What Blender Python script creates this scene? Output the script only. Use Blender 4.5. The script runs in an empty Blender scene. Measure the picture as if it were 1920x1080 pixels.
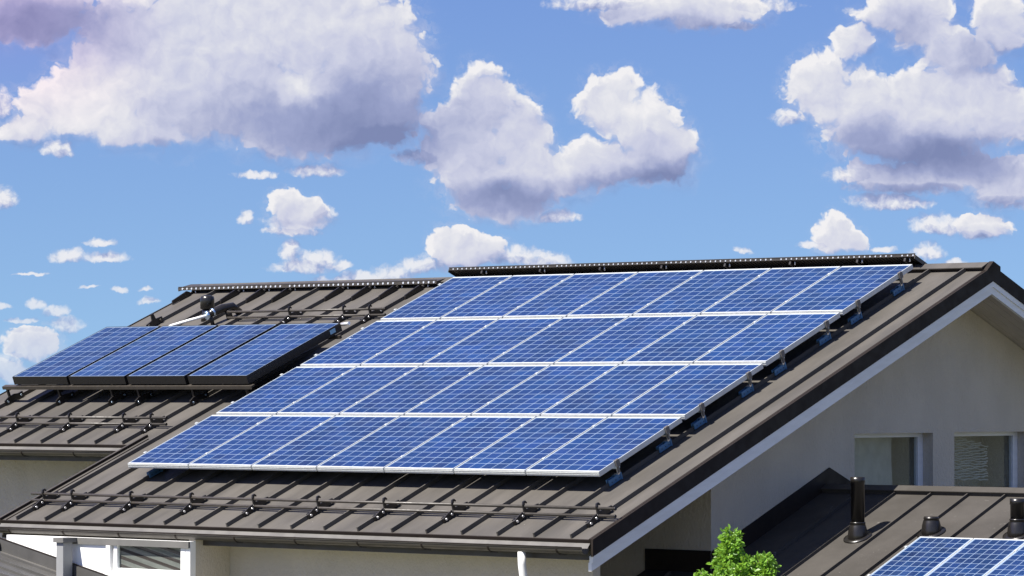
import bpy, bmesh, math, random
from mathutils import Vector, Matrix
random.seed(7)
SC = bpy.context.scene
COL = SC.collection
Z0 = 5.6                         # everything is laid out about the panel array's lower left corner, then lifted so the ground is z = 0

# ------------------------------------------------------------------ camera
cam = bpy.data.cameras.new('camera'); co = bpy.data.objects.new('camera', cam); COL.objects.link(co)
YAW, PIT = -0.714476, 0.028889
co.location = (34.96448, -32.72438, 0.88823 + Z0)
co.rotation_euler = (math.pi / 2 + PIT, 0, -YAW)
cam.sensor_width = 36; cam.lens = 6912.3 / 1920 * 36; cam.clip_start = 0.5; cam.clip_end = 20000
SC.camera = co

# ------------------------------------------------------------------ light
PH = 0.385187                    # roof pitch
CP, SP = math.cos(PH), math.sin(PH)
SUN = (Vector((0, -SP, CP)) + Vector((-0.18, 0, 0)) - 0.22 * Vector((0, CP, SP))).normalized()
sl = bpy.data.lights.new('sun', 'SUN'); so = bpy.data.objects.new('sun', sl); COL.objects.link(so)
sl.energy = 5.0; sl.angle = math.radians(0.5); sl.color = (1.0, 0.95, 0.87)
so.rotation_euler = SUN.to_track_quat('Z', 'Y').to_euler(); so.location = (0, 0, 60)
SC.view_settings.view_transform = 'Standard'; SC.view_settings.look = 'None'
SC.view_settings.exposure = 1.0; SC.view_settings.gamma = 1.0

# ------------------------------------------------------------------ node helper
class NT:
    def __init__(s, tree): s.t = tree
    def node(s, kind, **kw):
        n = s.t.nodes.new(kind)
        for k, v in kw.items(): setattr(n, k, v)
        return n
    def put(s, sock, v):
        if isinstance(v, bpy.types.NodeSocket): s.t.links.new(v, sock)
        elif v is not None: sock.default_value = v
    def m(s, op, a, b=None, c=None, clamp=False):
        n = s.node('ShaderNodeMath', operation=op, use_clamp=clamp)
        for i, v in enumerate((a, b, c)):
            if v is not None: s.put(n.inputs[i], v)
        return n.outputs[0]
    def v(s, op, a, b=None, c=None):
        n = s.node('ShaderNodeVectorMath', operation=op)
        for i, x in enumerate((a, b, c)):
            if x is not None: s.put(n.inputs[i], x)
        return n.outputs['Value'] if op in ('DOT_PRODUCT', 'LENGTH', 'DISTANCE') else n.outputs['Vector']
    def scale(s, a, f):
        n = s.node('ShaderNodeVectorMath', operation='SCALE'); s.put(n.inputs[0], a); s.put(n.inputs['Scale'], f); return n.outputs['Vector']
    def noise(s, vec, scale, detail=3, rough=0.5, dist=0, dim='3D', out=0):
        n = s.node('ShaderNodeTexNoise', noise_dimensions=dim)
        s.put(n.inputs['Vector'], vec); s.put(n.inputs['Scale'], scale); s.put(n.inputs['Detail'], detail)
        s.put(n.inputs['Roughness'], rough); s.put(n.inputs['Distortion'], dist)
        return n.outputs[out]
    def mix(s, f, a, b, kind='RGBA', blend='MIX'):
        n = s.node('ShaderNodeMix', data_type=kind, blend_type=blend) if kind == 'RGBA' else s.node('ShaderNodeMix', data_type=kind)
        i = {'RGBA': (6, 7, 2), 'FLOAT': (2, 3, 0)}[kind]
        s.put(n.inputs[0], f); s.put(n.inputs[i[0]], a); s.put(n.inputs[i[1]], b); return n.outputs[i[2]]
    def ramp(s, x, a, b, lo=0.0, hi=1.0, smooth=True):
        n = s.node('ShaderNodeMapRange', interpolation_type='SMOOTHSTEP' if smooth else 'LINEAR')
        for i, v in enumerate((x, a, b, lo, hi)): s.put(n.inputs[i], v)
        return n.outputs[0]
    def xyz(s, v):
        n = s.node('ShaderNodeSeparateXYZ'); s.put(n.inputs[0], v); return n.outputs
    def comb(s, x, y, z):
        n = s.node('ShaderNodeCombineXYZ')
        for i, v in enumerate((x, y, z)): s.put(n.inputs[i], v)
        return n.outputs[0]

# ------------------------------------------------------------------ sky: nishita daylight and cumulus clouds at their azimuth and elevation
# each puff: azimuth offset, elevation offset, half widths, all in tenths of a degree-like steps (1 unit = 1/69.12 rad)
PUFFS = [
 (250,95,140,105),(400,62,170,125),(560,45,180,135),(690,90,115,120),(738,120,78,105),(640,190,160,105),
 (480,190,180,95),(330,180,170,100),(200,175,115,95),(130,205,105,62),(58,248,66,30),(110,285,38,22),
 (560,245,150,55),(720,215,80,70),(260,245,120,38),(55,35,170,62),(0,205,34,38),
 (905,200,72,80),(868,265,88,92),(905,335,86,78),(975,262,62,84),(1000,335,80,66),(1150,192,72,62),
 (1205,230,78,70),(1222,290,90,66),(1130,305,105,52),(1050,325,80,48),(1268,272,48,40),(945,385,95,38),
 (1045,408,46,16),(790,297,58,20),
 (1602,82,42,38),(1545,165,78,66),(1478,224,34,22),(1622,200,110,72),(1722,195,105,66),(1800,185,100,76),
 (1750,265,140,58),(1650,258,115,48),(1868,225,75,66),(1690,25,95,42),(1872,48,58,66),(1795,108,72,52),
 (1735,62,62,42),(1600,332,56,20),(1705,352,128,24),(1800,318,130,38),(1885,350,78,42),(1680,386,72,16),(1890,380,70,24),
 (1140,8,120,22),(1230,22,120,30),(1320,25,120,38),(1385,52,44,10),(1410,15,90,20),
 (1560,438,44,40),(1592,452,40,26),(1525,462,32,10),(1782,428,72,22),(1830,440,44,18),(1745,425,40,24),
 (1738,476,34,20),(1655,470,26,8),(1787,493,22,7),
 (845,465,46,38),(895,470,58,34),(960,482,78,22),(1022,490,52,20),(792,500,52,24),(655,526,78,11),(738,516,48,22),
 (538,388,38,40),(568,392,42,36),(562,410,58,30),(604,402,28,20),(462,412,17,18),(545,434,62,10),
 (544,474,24,26),(592,490,48,24),(556,502,52,15),(642,500,20,13),(482,330,44,10),(592,322,56,18),
 (133,483,42,17),(200,486,48,14),(192,459,32,11),(10,378,28,28),
 (74,572,20,12),(106,579,16,7),(8,576,22,8),(228,546,18,7),(274,545,14,6),(280,567,25,9),(60,640,62,36),(20,700,60,26),(110,585,30,14),(590,500,60,22),(560,418,70,20),(1720,330,150,40),(1840,425,60,26),(700,522,80,14),(1660,380,80,20),
 (45,600,34,7),(132,612,32,20),(20,672,44,16),(4,704,22,18),(170,540,20,4),(60,515,36,4),(1395,470,18,7),(435,556,16,4)]
DARKS = [(650,225,230,85,.75),(710,258,130,52,1.0),(470,225,160,62,.45),(345,215,110,50,.2),(70,50,170,62,.75),(700,150,110,60,.35),(330,285,100,24,.35),
 (955,372,120,34,.8),(1245,332,90,34,.9),(1130,350,90,26,.6),(900,300,80,60,.2),(1200,290,60,40,.2),
 (1750,295,170,40,.9),(1640,268,85,32,.6),(1840,120,90,50,.4),(1700,356,110,18,.5),(1870,300,90,50,.5),(1880,385,70,18,.3),
 (1320,56,110,18,.5),(1120,22,90,16,.4),(1690,60,70,40,.4),(920,505,120,16,.4),
 (565,170,44,30,-.55),(160,195,70,60,-.3),(1215,200,70,40,-.2)]
def build_world():
    w = bpy.data.worlds.new('World'); SC.world = w; w.use_nodes = True
    w.node_tree.nodes.clear(); N = NT(w.node_tree)
    d = N.node('ShaderNodeTexCoord').outputs['Generated']
    x, y, z = N.xyz(d)
    el = N.m('ARCSINE', N.m('MINIMUM', N.m('MAXIMUM', z, -1.0), 1.0))
    az = N.m('ARCTAN2', x, y)
    K = 69.123
    U = N.m('MULTIPLY', N.m('SUBTRACT', az, YAW), K)
    V = N.m('MULTIPLY', N.m('SUBTRACT', el, PIT), K)
    p = N.comb(U, V, 0.0)
    BIG = [q for q in PUFFS if q[2] > 35 and q[3] > 24]; SMALL = [q for q in PUFFS if not (q[2] > 35 and q[3] > 24)]
    w1 = N.v('SUBTRACT', N.noise(p, 1.3, 4, 0.55, out=1), (0.5, 0.5, 0.5))
    w2 = N.v('SUBTRACT', N.noise(p, 4.5, 3, 0.55, out=1), (0.5, 0.5, 0.5))
    wb = N.v('ADD', N.scale(w1, 0.62), N.scale(w2, 0.14)); ws = N.v('ADD', N.scale(w1, 0.10), N.scale(w2, 0.20))
    DEL = (-0.10, 0.20, 0.0)
    pb, ps = N.v('ADD', p, wb), N.v('ADD', p, ws)
    def field(pp, lst, k, flat=0.0):
        acc = None
        for (cx, cy, rx, ry) in lst:
            rx, ry = rx / 100 * 1.08, ry / 100 * 1.08
            cu, cv = (cx - 960) / 100, (540 - cy) / 100
            q = N.v('MULTIPLY_ADD', pp, (1 / rx, 1 / ry, 0), (-cu / rx, -cv / ry, 0))
            dd = N.v('DOT_PRODUCT', q, q)
            if flat:                                 # flat bases: falls off faster below the middle
                lo = N.v('MULTIPLY', N.v('MINIMUM', q, (9, 0, 0)), (0, flat, 0)); dd = N.m('ADD', dd, N.v('DOT_PRODUCT', lo, lo))
            acc = dd if acc is None else N.m('SMOOTH_MIN', acc, dd, k)
        return N.m('SUBTRACT', 1.0, N.m('MINIMUM', acc, 4.0))
    def worley(q, feat='SMOOTH_F1', det=2.5):        # rounded cauliflower heads at several sizes
        v = N.node('ShaderNodeTexVoronoi', feature=feat, voronoi_dimensions='2D'); N.put(v.inputs['Vector'], q); N.put(v.inputs['Scale'], 2.3)
        for k_, v_ in (('Detail', det), ('Roughness', 0.55), ('Lacunarity', 2.1), ('Smoothness', 0.35)):
            if k_ != 'Smoothness' or feat != 'F1': N.put(v.inputs[k_], v_)
        return N.m('SUBTRACT', 0.45, v.outputs['Distance'])
    n1 = N.noise(pb, 0.9, 6, 0.55); n3 = N.noise(ps, 4.0, 5, 0.6)
    def height(dp):
        b_, s_ = (pb, ps) if dp is None else (N.v('ADD', pb, dp), N.v('ADD', ps, dp))
        fb, fs = field(b_, BIG, 0.15), field(s_, SMALL, 0.25, 1.1)
        wo = worley(b_); wsm = worley(N.scale(s_, 2.2), 'F1', 2.0)
        hb = N.m('ADD', N.m('SQRT', N.m('MAXIMUM', fb, 0.0)), N.m('MULTIPLY', wo, 0.62))
        hs = N.m('ADD', N.m('MULTIPLY', N.m('SQRT', N.m('MAXIMUM', fs, 0.0)), 0.6), N.m('MULTIPLY', wsm, 0.45))
        return fb, fs, wo, wsm, N.m('MAXIMUM', hb, hs)
    fb, fs, wo, wsm, h0 = height(None); h1 = height(DEL)[4]
    # clouds over the rest of the sky
    g = N.noise(d, 3.2, 7, 0.56)
    away = N.m('MAXIMUM', N.ramp(N.m('ABSOLUTE', U), 10.6, 13.0), N.ramp(V, 6.5, 9.0))
    up = N.ramp(z, -0.02, 0.05)
    Fg = N.m('MULTIPLY', N.m('MULTIPLY', N.m('MULTIPLY', N.m('SUBTRACT', g, 0.545), 7.0), away), up)
    Fg = N.m('SUBTRACT', Fg, N.m('MULTIPLY', N.m('SUBTRACT', 1.0, away), 3.0))
    eb = N.m('ADD', N.m('ADD', N.m('ADD', N.m('MULTIPLY', fb, 2.1), 0.12), N.m('MULTIPLY', N.m('SUBTRACT', n1, 0.5), 1.1)), N.m('ADD', N.m('MULTIPLY', wo, 0.85), N.m('MULTIPLY', N.m('SUBTRACT', n3, 0.5), 0.35)))
    es = N.m('ADD', N.m('MULTIPLY', fs, 1.35), N.m('ADD', N.m('MULTIPLY', wsm, 0.65), N.m('MULTIPLY', N.m('SUBTRACT', n3, 0.5), 1.0)))
    lit = N.m('MULTIPLY', N.m('SUBTRACT', h0, h1), N.m('SUBTRACT', 1.0, N.m('MULTIPLY', away, 0.8))); lit0 = lit
    soft = N.ramp(lit, -0.12, 0.14, 1.15, 0.45)
    ab = N.m('MULTIPLY', N.ramp(eb, -0.08, soft), N.ramp(V, -2.4, -0.2, 0.50, 0.98))
    as_ = N.m('MULTIPLY', N.ramp(N.m('ADD', es, 0.30), -0.10, 1.35), N.ramp(V, -1.8, 1.0, 0.50, 0.90))
    veil = N.m('MULTIPLY', N.ramp(N.m('ADD', N.m('MULTIPLY', fb, 0.8), N.m('MULTIPLY', N.m('SUBTRACT', N.noise(N.v('MULTIPLY', pb, (0.6, 1.3, 1)), 1.6, 5, 0.6), 0.5), 3.0)), -0.6, 1.2), 0.45)
    veil = N.m('MULTIPLY', veil, N.m('MULTIPLY', N.ramp(fb, -0.9, 0.2), N.ramp(lit0, 0.10, -0.08, 0.15, 1.0)))
    alpha = N.m('MAXIMUM', N.m('MAXIMUM', N.m('MAXIMUM', ab, as_), veil), N.ramp(Fg, 0.0, 0.6))
    dark = None
    pd = N.v('ADD', p, N.scale(w1, 0.8))
    for (cx, cy, rx, ry, k) in DARKS:
        rx, ry = rx / 100, ry / 100; cu, cv = (cx - 960) / 100, (540 - cy) / 100
        q = N.v('MULTIPLY_ADD', pd, (1 / rx, 1 / ry, 0), (-cu / rx, -cv / ry, 0))
        e = N.m('MULTIPLY', N.m('EXPONENT', N.m('MULTIPLY', N.v('DOT_PRODUCT', q, q), -0.9)), k)
        dark = e if dark is None else N.m('ADD' if k < 0 else 'MAXIMUM', dark, e)
    thick = N.ramp(N.m('MAXIMUM', eb, es), 0.0, 0.9)
    lit = N.m('MULTIPLY', lit, N.ramp(fb, 0.10, 0.75, 1.0, 0.26))
    small = N.ramp(N.m('SUBTRACT', fs, fb), -0.1, 0.1)
    lit = N.m('MULTIPLY', lit, N.m('ADD', 1.0, N.m('MULTIPLY', small, 0.15)))
    b = N.m('ADD', N.m('SUBTRACT', 0.735, N.m('MULTIPLY', small, 0.12)), N.m('MULTIPLY', lit, N.m('SUBTRACT', 0.80, N.m('MULTIPLY', N.m('MAXIMUM', dark, 0.0), 0.45))))
    b = N.m('SUBTRACT', b, N.m('MULTIPLY', N.m('MULTIPLY', N.m('MAXIMUM', dark, -0.2), 0.84), N.m('ADD', 0.35, N.m('MULTIPLY', thick, 0.65))), clamp=True)
    cr = N.node('ShaderNodeValToRGB')
    N.put(cr.inputs[0], b); e = cr.color_ramp.elements
    e[0].position = 0.0; e[0].color = (0.155, 0.185, 0.33, 1)
    e[1].position = 1.0; e[1].color = (0.66, 0.65, 0.66, 1)
    for pos, c in ((0.3, (0.25, 0.28, 0.44)), (0.6, (0.43, 0.445, 0.56)), (0.82, (0.56, 0.565, 0.61))):
        q = e.new(pos); q.color = c + (1,)
    sky = N.node('ShaderNodeTexSky', sky_type='NISHITA'); sky.sun_disc = False
    sky.sun_elevation = math.asin(SUN.z); sky.sun_rotation = math.atan2(SUN.x, SUN.y)
    sky.altitude = 100; sky.air_density = 1.0; sky.dust_density = 0.3; sky.ozone_density = 3.0
    lift = N.v('NORMALIZE', N.comb(x, y, N.m('ADD', N.m('MULTIPLY', z, 0.9), 0.16)))
    N.put(sky.inputs[0], lift)
    SKY_STRENGTH = 0.07
    blue = N.mix(1.0, sky.outputs[0], N.mix(N.ramp(z, 0.0, 0.13, smooth=False), (0.92, 1.0, 1.02, 1), (0.74, 0.78, 1.06, 1)), blend='MULTIPLY')
    cloud = N.mix(1.0, cr.outputs[0], (0.68 / SKY_STRENGTH,) * 3 + (1,), blend='MULTIPLY')
    col = N.mix(alpha, blue, cloud)
    col = N.mix(N.m('MULTIPLY', N.ramp(U, -6.0, -9.6), N.ramp(V, 2.4, 5.0)), col, N.mix(1.0, col, (1.12, 0.93, 1.0, 1), blend='MULTIPLY'))  # faint lavender lens flare glow tinted into the upper left sky
    bg = N.node('ShaderNodeBackground'); N.put(bg.inputs[0], col); N.put(bg.inputs[1], SKY_STRENGTH)
    out = N.node('ShaderNodeOutputWorld'); w.node_tree.links.new(bg.outputs[0], out.inputs[0])
    w.cycles.sampling_method = 'NONE'
build_world()

# ------------------------------------------------------------------ materials
MATS = {}
def mat(name, col, rough=0.5, metal=0.0, noise=0.0, nscale=6.0, bump=0.0, bscale=60.0, spec=0.5, tint=None, stretch=(1, 1, 1), spots=0.0):
    m = bpy.data.materials.new(name); m.use_nodes = True; MATS[name] = m
    N = NT(m.node_tree); bs = m.node_tree.nodes['Principled BSDF']
    c = tuple(col) + (1,)
    bs.inputs['Roughness'].default_value = rough; bs.inputs['Metallic'].default_value = metal
    bs.inputs['Specular IOR Level'].default_value = spec
    tc = N.node('ShaderNodeTexCoord').outputs['Object']
    vec = N.v('MULTIPLY', tc, stretch)
    if noise:
        f = N.noise(vec, nscale, 5, 0.6)
        c2 = tuple(min(1, x * (1 - noise)) for x in col) + (1,)
        c3 = tuple(min(1, x * (1 + noise)) for x in (tint or col)) + (1,)
        colr = N.mix(N.ramp(f, 0.3, 0.7), c2, c3)
        if spots:
            s = N.noise(vec, 7.0, 6, 0.75, 1.5)
            colr = N.mix(N.ramp(s, 0.64, 0.74, 0, spots), colr, (0.5, 0.48, 0.44, 1))
        N.put(bs.inputs['Base Color'], colr)
        r = N.noise(vec, nscale * 2.3, 3)
        N.put(bs.inputs['Roughness'], N.ramp(r, 0.3, 0.7, max(0.02, rough - 0.08), min(1, rough + 0.1)))
    else:
        bs.inputs['Base Color'].default_value = c
    if bump:
        b = N.node('ShaderNodeBump'); N.put(b.inputs['Height'], N.noise(vec, bscale, 4, 0.6)); b.inputs['Strength'].default_value = bump
        b.inputs['Distance'].default_value = 0.02
        N.put(bs.inputs['Normal'], b.outputs[0])
    return m
mat('roof_metal', (0.086, 0.080, 0.072), 0.5, 0.0, 0.17, 1.1, 0.22, 1.3, spec=0.14, tint=(0.088, 0.081, 0.072), stretch=(2.2, 0.55, 0.8))
mat('annex_metal', (0.064, 0.059, 0.053), 0.5, 0.0, 0.14, 1.3, 0.10, 2.0, spec=0.08, spots=0.35)
mat('porch_metal', (0.070, 0.068, 0.063), 0.45, 0.0, 0.15, 1.6, 0.1, 2.0, spots=0.35)
mat('dark_trim', (0.022, 0.017, 0.014), 0.6, 0.0, 0.12, 3.0, spec=0.15)
mat('gutter_metal', (0.050, 0.044, 0.036), 0.5, 0.0, 0.12, 2.0)
mat('flashing_metal', (0.125, 0.120, 0.110), 0.35, 0.0, 0.10, 2.0)
mat('black_metal', (0.013, 0.011, 0.010), 0.4, 0.0, 0.15, 9.0)
mat('steel_bolt', (0.85, 0.84, 0.82), 0.25, 0.6)
mat('rail_metal', (0.050, 0.043, 0.035), 0.42, 0.0, 0.12, 6.0)
mat('white_board', (0.74, 0.75, 0.75), 0.5, 0.0, 0.05, 4.0, stretch=(1, 0.4, 3))
mat('white_paint', (0.86, 0.86, 0.85), 0.5, 0.0, 0.03, 3.0)
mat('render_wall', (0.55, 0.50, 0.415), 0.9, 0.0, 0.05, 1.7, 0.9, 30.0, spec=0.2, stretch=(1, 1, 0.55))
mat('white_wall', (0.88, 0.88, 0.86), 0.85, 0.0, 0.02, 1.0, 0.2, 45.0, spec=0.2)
mat('soffit_board', (0.50, 0.46, 0.42), 0.7, 0.0, 0.05, 3.0)
mat('aluminium', (0.62, 0.64, 0.63), 0.38, 0.3, 0.04, 8.0)
mat('sky_tinted_aluminium', (0.58, 0.74, 0.92), 0.28, 0.95, 0.08, 20.0)  # aluminium with reflected sky blue put into its base colour
mat('black_plastic', (0.012, 0.0105, 0.009), 0.3, spec=0.6)
mat('black_frame', (0.010, 0.009, 0.009), 0.45)
mat('sky_tinted_bracket', (0.09, 0.22, 0.40), 0.4, 0.3)  # aluminium feet; the sky's blue reflection is painted into the base colour
mat('weathered_aluminium', (0.16, 0.15, 0.14), 0.5, 0.3)
mat('grey_shade_paint', (0.13, 0.127, 0.118), 0.6, 0.0, 0.08, 3.0)  # the lintel's shade is put into this grey; post cap shares it
mat('post_paint', (0.24, 0.245, 0.245), 0.5, 0.0, 0.05, 3.0)
mat('white_plastic', (0.80, 0.80, 0.78), 0.4)
mat('blue_sticker', (0.30, 0.52, 0.66), 0.4)
mat('interior', (0.05, 0.048, 0.043), 0.9)
mat('curtain_cloth', (0.50, 0.48, 0.42), 0.9, 0.0, 0.1, 5.0)
mat('reflected_stripe_pale', (0.17, 0.168, 0.155), 0.6, 0.0, 0.1, 6.0)
mat('reflected_stripe_brown', (0.045, 0.032, 0.028), 0.6, 0.0, 0.1, 6.0)
mat('bark', (0.10, 0.075, 0.05), 0.9, 0.0, 0.3, 20.0, 0.5, 30.0)
mat('ground', (0.15, 0.135, 0.10), 0.95, 0.0, 0.25, 0.35, 0.2, 20.0, tint=(0.12, 0.13, 0.07))

def glass_mat():
    m = bpy.data.materials.new('window_glass'); m.use_nodes = True; MATS['window_glass'] = m
    t = m.node_tree; N = NT(t); t.nodes.clear()
    tr = N.node('ShaderNodeBsdfTransparent'); tr.inputs[0].default_value = (0.82, 0.86, 0.84, 1)
    gl = N.node('ShaderNodeBsdfGlossy'); gl.inputs['Roughness'].default_value = 0.02; gl.inputs[0].default_value = (0.9, 0.95, 1, 1)
    lw = N.node('ShaderNodeLayerWeight'); lw.inputs[0].default_value = 0.5
    refl = N.m('ADD', 0.045, N.m('MULTIPLY', N.m('POWER', lw.outputs['Facing'], 5.0), 0.9))
    bp = N.node('ShaderNodeBump'); bp.inputs['Strength'].default_value = 0.05
    N.put(bp.inputs['Height'], N.noise(N.node('ShaderNodeTexCoord').outputs['Object'], 3.0, 1)); N.put(gl.inputs['Normal'], bp.outputs[0])
    mx = N.node('ShaderNodeMixShader'); N.put(mx.inputs[0], refl)
    t.links.new(tr.outputs[0], mx.inputs[1]); t.links.new(gl.outputs[0], mx.inputs[2])
    o = N.node('ShaderNodeOutputMaterial'); t.links.new(mx.outputs[0], o.inputs[0])
glass_mat()

def cell_mat(name, ox, oy, px, py, nx, ny, base, gap=0.012):
    """polycrystalline cells: nx by ny squares behind glass, pale backsheet showing between them"""
    m = bpy.data.materials.new(name); m.use_nodes = True; MATS[name] = m
    N = NT(m.node_tree); bs = m.node_tree.nodes['Principled BSDF']
    tc = N.node('ShaderNodeTexCoord').outputs['Object']
    rnd = N.node('ShaderNodeObjectInfo').outputs['Random']
    x, y, z = N.xyz(tc)
    cx = N.m('DIVIDE', N.m('SUBTRACT', x, ox), px); cy = N.m('DIVIDE', N.m('SUBTRACT', y, oy), py)
    fx = N.m('ABSOLUTE', N.m('SUBTRACT', N.m('FRACT', cx), 0.5)); fy = N.m('ABSOLUTE', N.m('SUBTRACT', N.m('FRACT', cy), 0.5))
    ix = N.m('FLOOR', cx); iy = N.m('FLOOR', cy)
    gx = N.ramp(fx, 0.5 - gap / px / 2 - 0.004, 0.5 - gap / px / 2 + 0.004); gy = N.ramp(fy, 0.5 - gap / py / 2 - 0.004, 0.5 - gap / py / 2 + 0.004)
    inside = N.m('MULTIPLY', N.m('MULTIPLY', N.m('GREATER_THAN', cx, 0.0), N.m('LESS_THAN', cx, float(nx))),
                 N.m('MULTIPLY', N.m('GREATER_THAN', cy, 0.0), N.m('LESS_THAN', cy, float(ny))))
    line = N.m('MAXIMUM', N.m('MAXIMUM', gx, gy), N.m('SUBTRACT', 1.0, inside))
    wn = N.node('ShaderNodeTexWhiteNoise', noise_dimensions='3D')
    N.put(wn.inputs['Vector'], N.comb(ix, iy, N.m('MULTIPLY', rnd, 91.0)))
    cellr = wn.outputs['Value']; hue = N.xyz(wn.outputs['Color'])[1]
    off = N.comb(N.m('MULTIPLY', rnd, 37.0), N.m('MULTIPLY', cellr, 5.0), 0.0)
    vo = N.node('ShaderNodeTexVoronoi'); N.put(vo.inputs['Vector'], N.v('ADD', tc, off)); N.put(vo.inputs['Scale'], 55.0)
    cr = N.xyz(vo.outputs['Color'])[0]
    bright = N.m('ADD', N.m('ADD', 0.74, N.m('MULTIPLY', cellr, 0.34)), N.m('MULTIPLY', N.m('SUBTRACT', cr, 0.5), 0.16))
    bright = N.m('MULTIPLY', bright, N.m('ADD', 0.86, N.m('MULTIPLY', rnd, 0.26)))
    patch = N.noise(N.v('ADD', tc, N.comb(N.m('MULTIPLY', rnd, 53.0), 0.0, 0.0)), 1.6, 2)
    bright = N.m('MULTIPLY', bright, N.ramp(patch, 0.3, 0.7, 0.82, 1.18))
    c0 = N.mix(N.m('MULTIPLY', hue, 0.7), tuple(base) + (1,), (base[0] * 1.6, base[1] * 0.86, base[2] * 0.98, 1))
    br3 = N.comb(bright, bright, bright)
    c1 = N.mix(1.0, c0, br3, blend='MULTIPLY')
    bus = N.m('ABSOLUTE', N.m('SUBTRACT', N.m('FRACT', N.m('MULTIPLY', cx, 3.0)), 0.5))
    c1 = N.mix(N.ramp(bus, 0.035, 0.02, 0, 0.35), c1, (0.12, 0.17, 0.25, 1))
    col = N.mix(line, c1, (0.25, 0.33, 0.44, 1))
    dust = N.noise(tc, 2.2, 5, 0.6)
    col = N.mix(N.ramp(dust, 0.45, 0.8, 0.0, 0.05), col, (0.25, 0.25, 0.27, 1))
    N.put(bs.inputs['Base Color'], col)
    bs.inputs['Roughness'].default_value = 0.32
    bs.inputs['Coat Weight'].default_value = 0.7; bs.inputs['Coat Roughness'].default_value = 0.05
    bs.inputs['Specular IOR Level'].default_value = 0.25
    return m

# ------------------------------------------------------------------ mesh helper
ID = Matrix.Identity(4)
class MB:
    def __init__(s): s.bm = bmesh.new(); s.smooth = False
    def box(s, lo, hi, M=ID):
        (x0, y0, z0), (x1, y1, z1) = lo, hi
        vs = [s.bm.verts.new(M @ Vector(c)) for c in ((x0,y0,z0),(x1,y0,z0),(x1,y1,z0),(x0,y1,z0),(x0,y0,z1),(x1,y0,z1),(x1,y1,z1),(x0,y1,z1))]
        for f in ((0,3,2,1),(4,5,6,7),(0,1,5,4),(1,2,6,5),(2,3,7,6),(3,0,4,7)): s.bm.faces.new([vs[i] for i in f])
        return s
    def prism(s, prof, x0, x1, M=ID):          # profile in (y, z), extruded along x
        n = len(prof)
        a = [s.bm.verts.new(M @ Vector((x0, y, z))) for y, z in prof]; b = [s.bm.verts.new(M @ Vector((x1, y, z))) for y, z in prof]
        s.bm.faces.new(a[::-1]); s.bm.faces.new(b)
        for i in range(n): j = (i + 1) % n; s.bm.faces.new((a[i], a[j], b[j], b[i]))
        return s
    def prism_y(s, prof, y0, y1, M=ID):        # profile in (x, z), extruded along y
        n = len(prof)
        a = [s.bm.verts.new(M @ Vector((x, y0, z))) for x, z in prof]; b = [s.bm.verts.new(M @ Vector((x, y1, z))) for x, z in prof]
        s.bm.faces.new(a); s.bm.faces.new(b[::-1])
        for i in range(n): j = (i + 1) % n; s.bm.faces.new((a[j], a[i], b[i], b[j]))
        return s
    def tube(s, pts, r, n=12, M=ID, caps=True):
        pts = [Vector(p) for p in pts]; rs = r if isinstance(r, (list, tuple)) else [r] * len(pts); rings = []
        up0 = None
        for i, p in enumerate(pts):
            t = (pts[min(i + 1, len(pts) - 1)] - pts[max(i - 1, 0)]).normalized()
            if up0 is None: up0 = Vector((0, 0, 1)) if abs(t.z) < 0.9 else Vector((0, 1, 0))
            a = (up0 - t * up0.dot(t)).normalized(); b = t.cross(a); up0 = a
            rings.append([s.bm.verts.new(M @ (p + (a * math.cos(q) + b * math.sin(q)) * rs[i])) for q in [2 * math.pi * k / n for k in range(n)]])
        for r0, r1 in zip(rings, rings[1:]):
            for k in range(n):
                f = s.bm.faces.new((r0[k], r0[(k + 1) % n], r1[(k + 1) % n], r1[k])); f.smooth = True
        if caps: s.bm.faces.new(rings[0][::-1]); s.bm.faces.new(rings[-1])
        return s
    def lathe(s, prof, n=24, M=ID):            # (r, z) about z
        return s.tube([(0, 0, z) for r, z in prof], [r for r, z in prof], n, M)
    def sphere(s, c, r, M=ID, sx=(1, 1, 1)):
        bmesh.ops.create_icosphere(s.bm, subdivisions=2, radius=r, matrix=M @ Matrix.Translation(c) @ Matrix.Diagonal(tuple(sx) + (1,)))
        return s
    def build(s, name, material, parent=None, bevel=0.0, loc=None):
        bmesh.ops.recalc_face_normals(s.bm, faces=s.bm.faces[:])
        me = bpy.data.meshes.new(name); s.bm.to_mesh(me); s.bm.free()
        me.materials.append(MATS[material])
        o = bpy.data.objects.new(name, me); COL.objects.link(o)
        if parent: o.parent = parent
        if loc: o.location = loc
        if bevel:
            b = o.modifiers.new('bevel', 'BEVEL'); b.width = bevel; b.segments = 2; b.limit_method = 'ANGLE'
        return o
def tag(o, label=None, cat=None, group=None, kind=None):
    for k, v in (('label', label), ('category', cat), ('group', group), ('kind', kind)):
        if v: o[k] = v
    return o
def thing(name, label, cat, loc=(0, 0, 0), group=None, rot=(0, 0, 0)):
    o = bpy.data.objects.new(name, None); COL.objects.link(o); o.location = loc; o.rotation_euler = rot; o.empty_display_size = 0.2
    return tag(o, label, cat, group)
def copy_tree(o, parent=None):
    c = o.copy(); COL.objects.link(c)
    if parent: c.parent = parent
    for ch in list(o.children): copy_tree(ch, c)
    return c
HR = 0.27                                       # panel faces stand this far above the roof sheet
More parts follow.
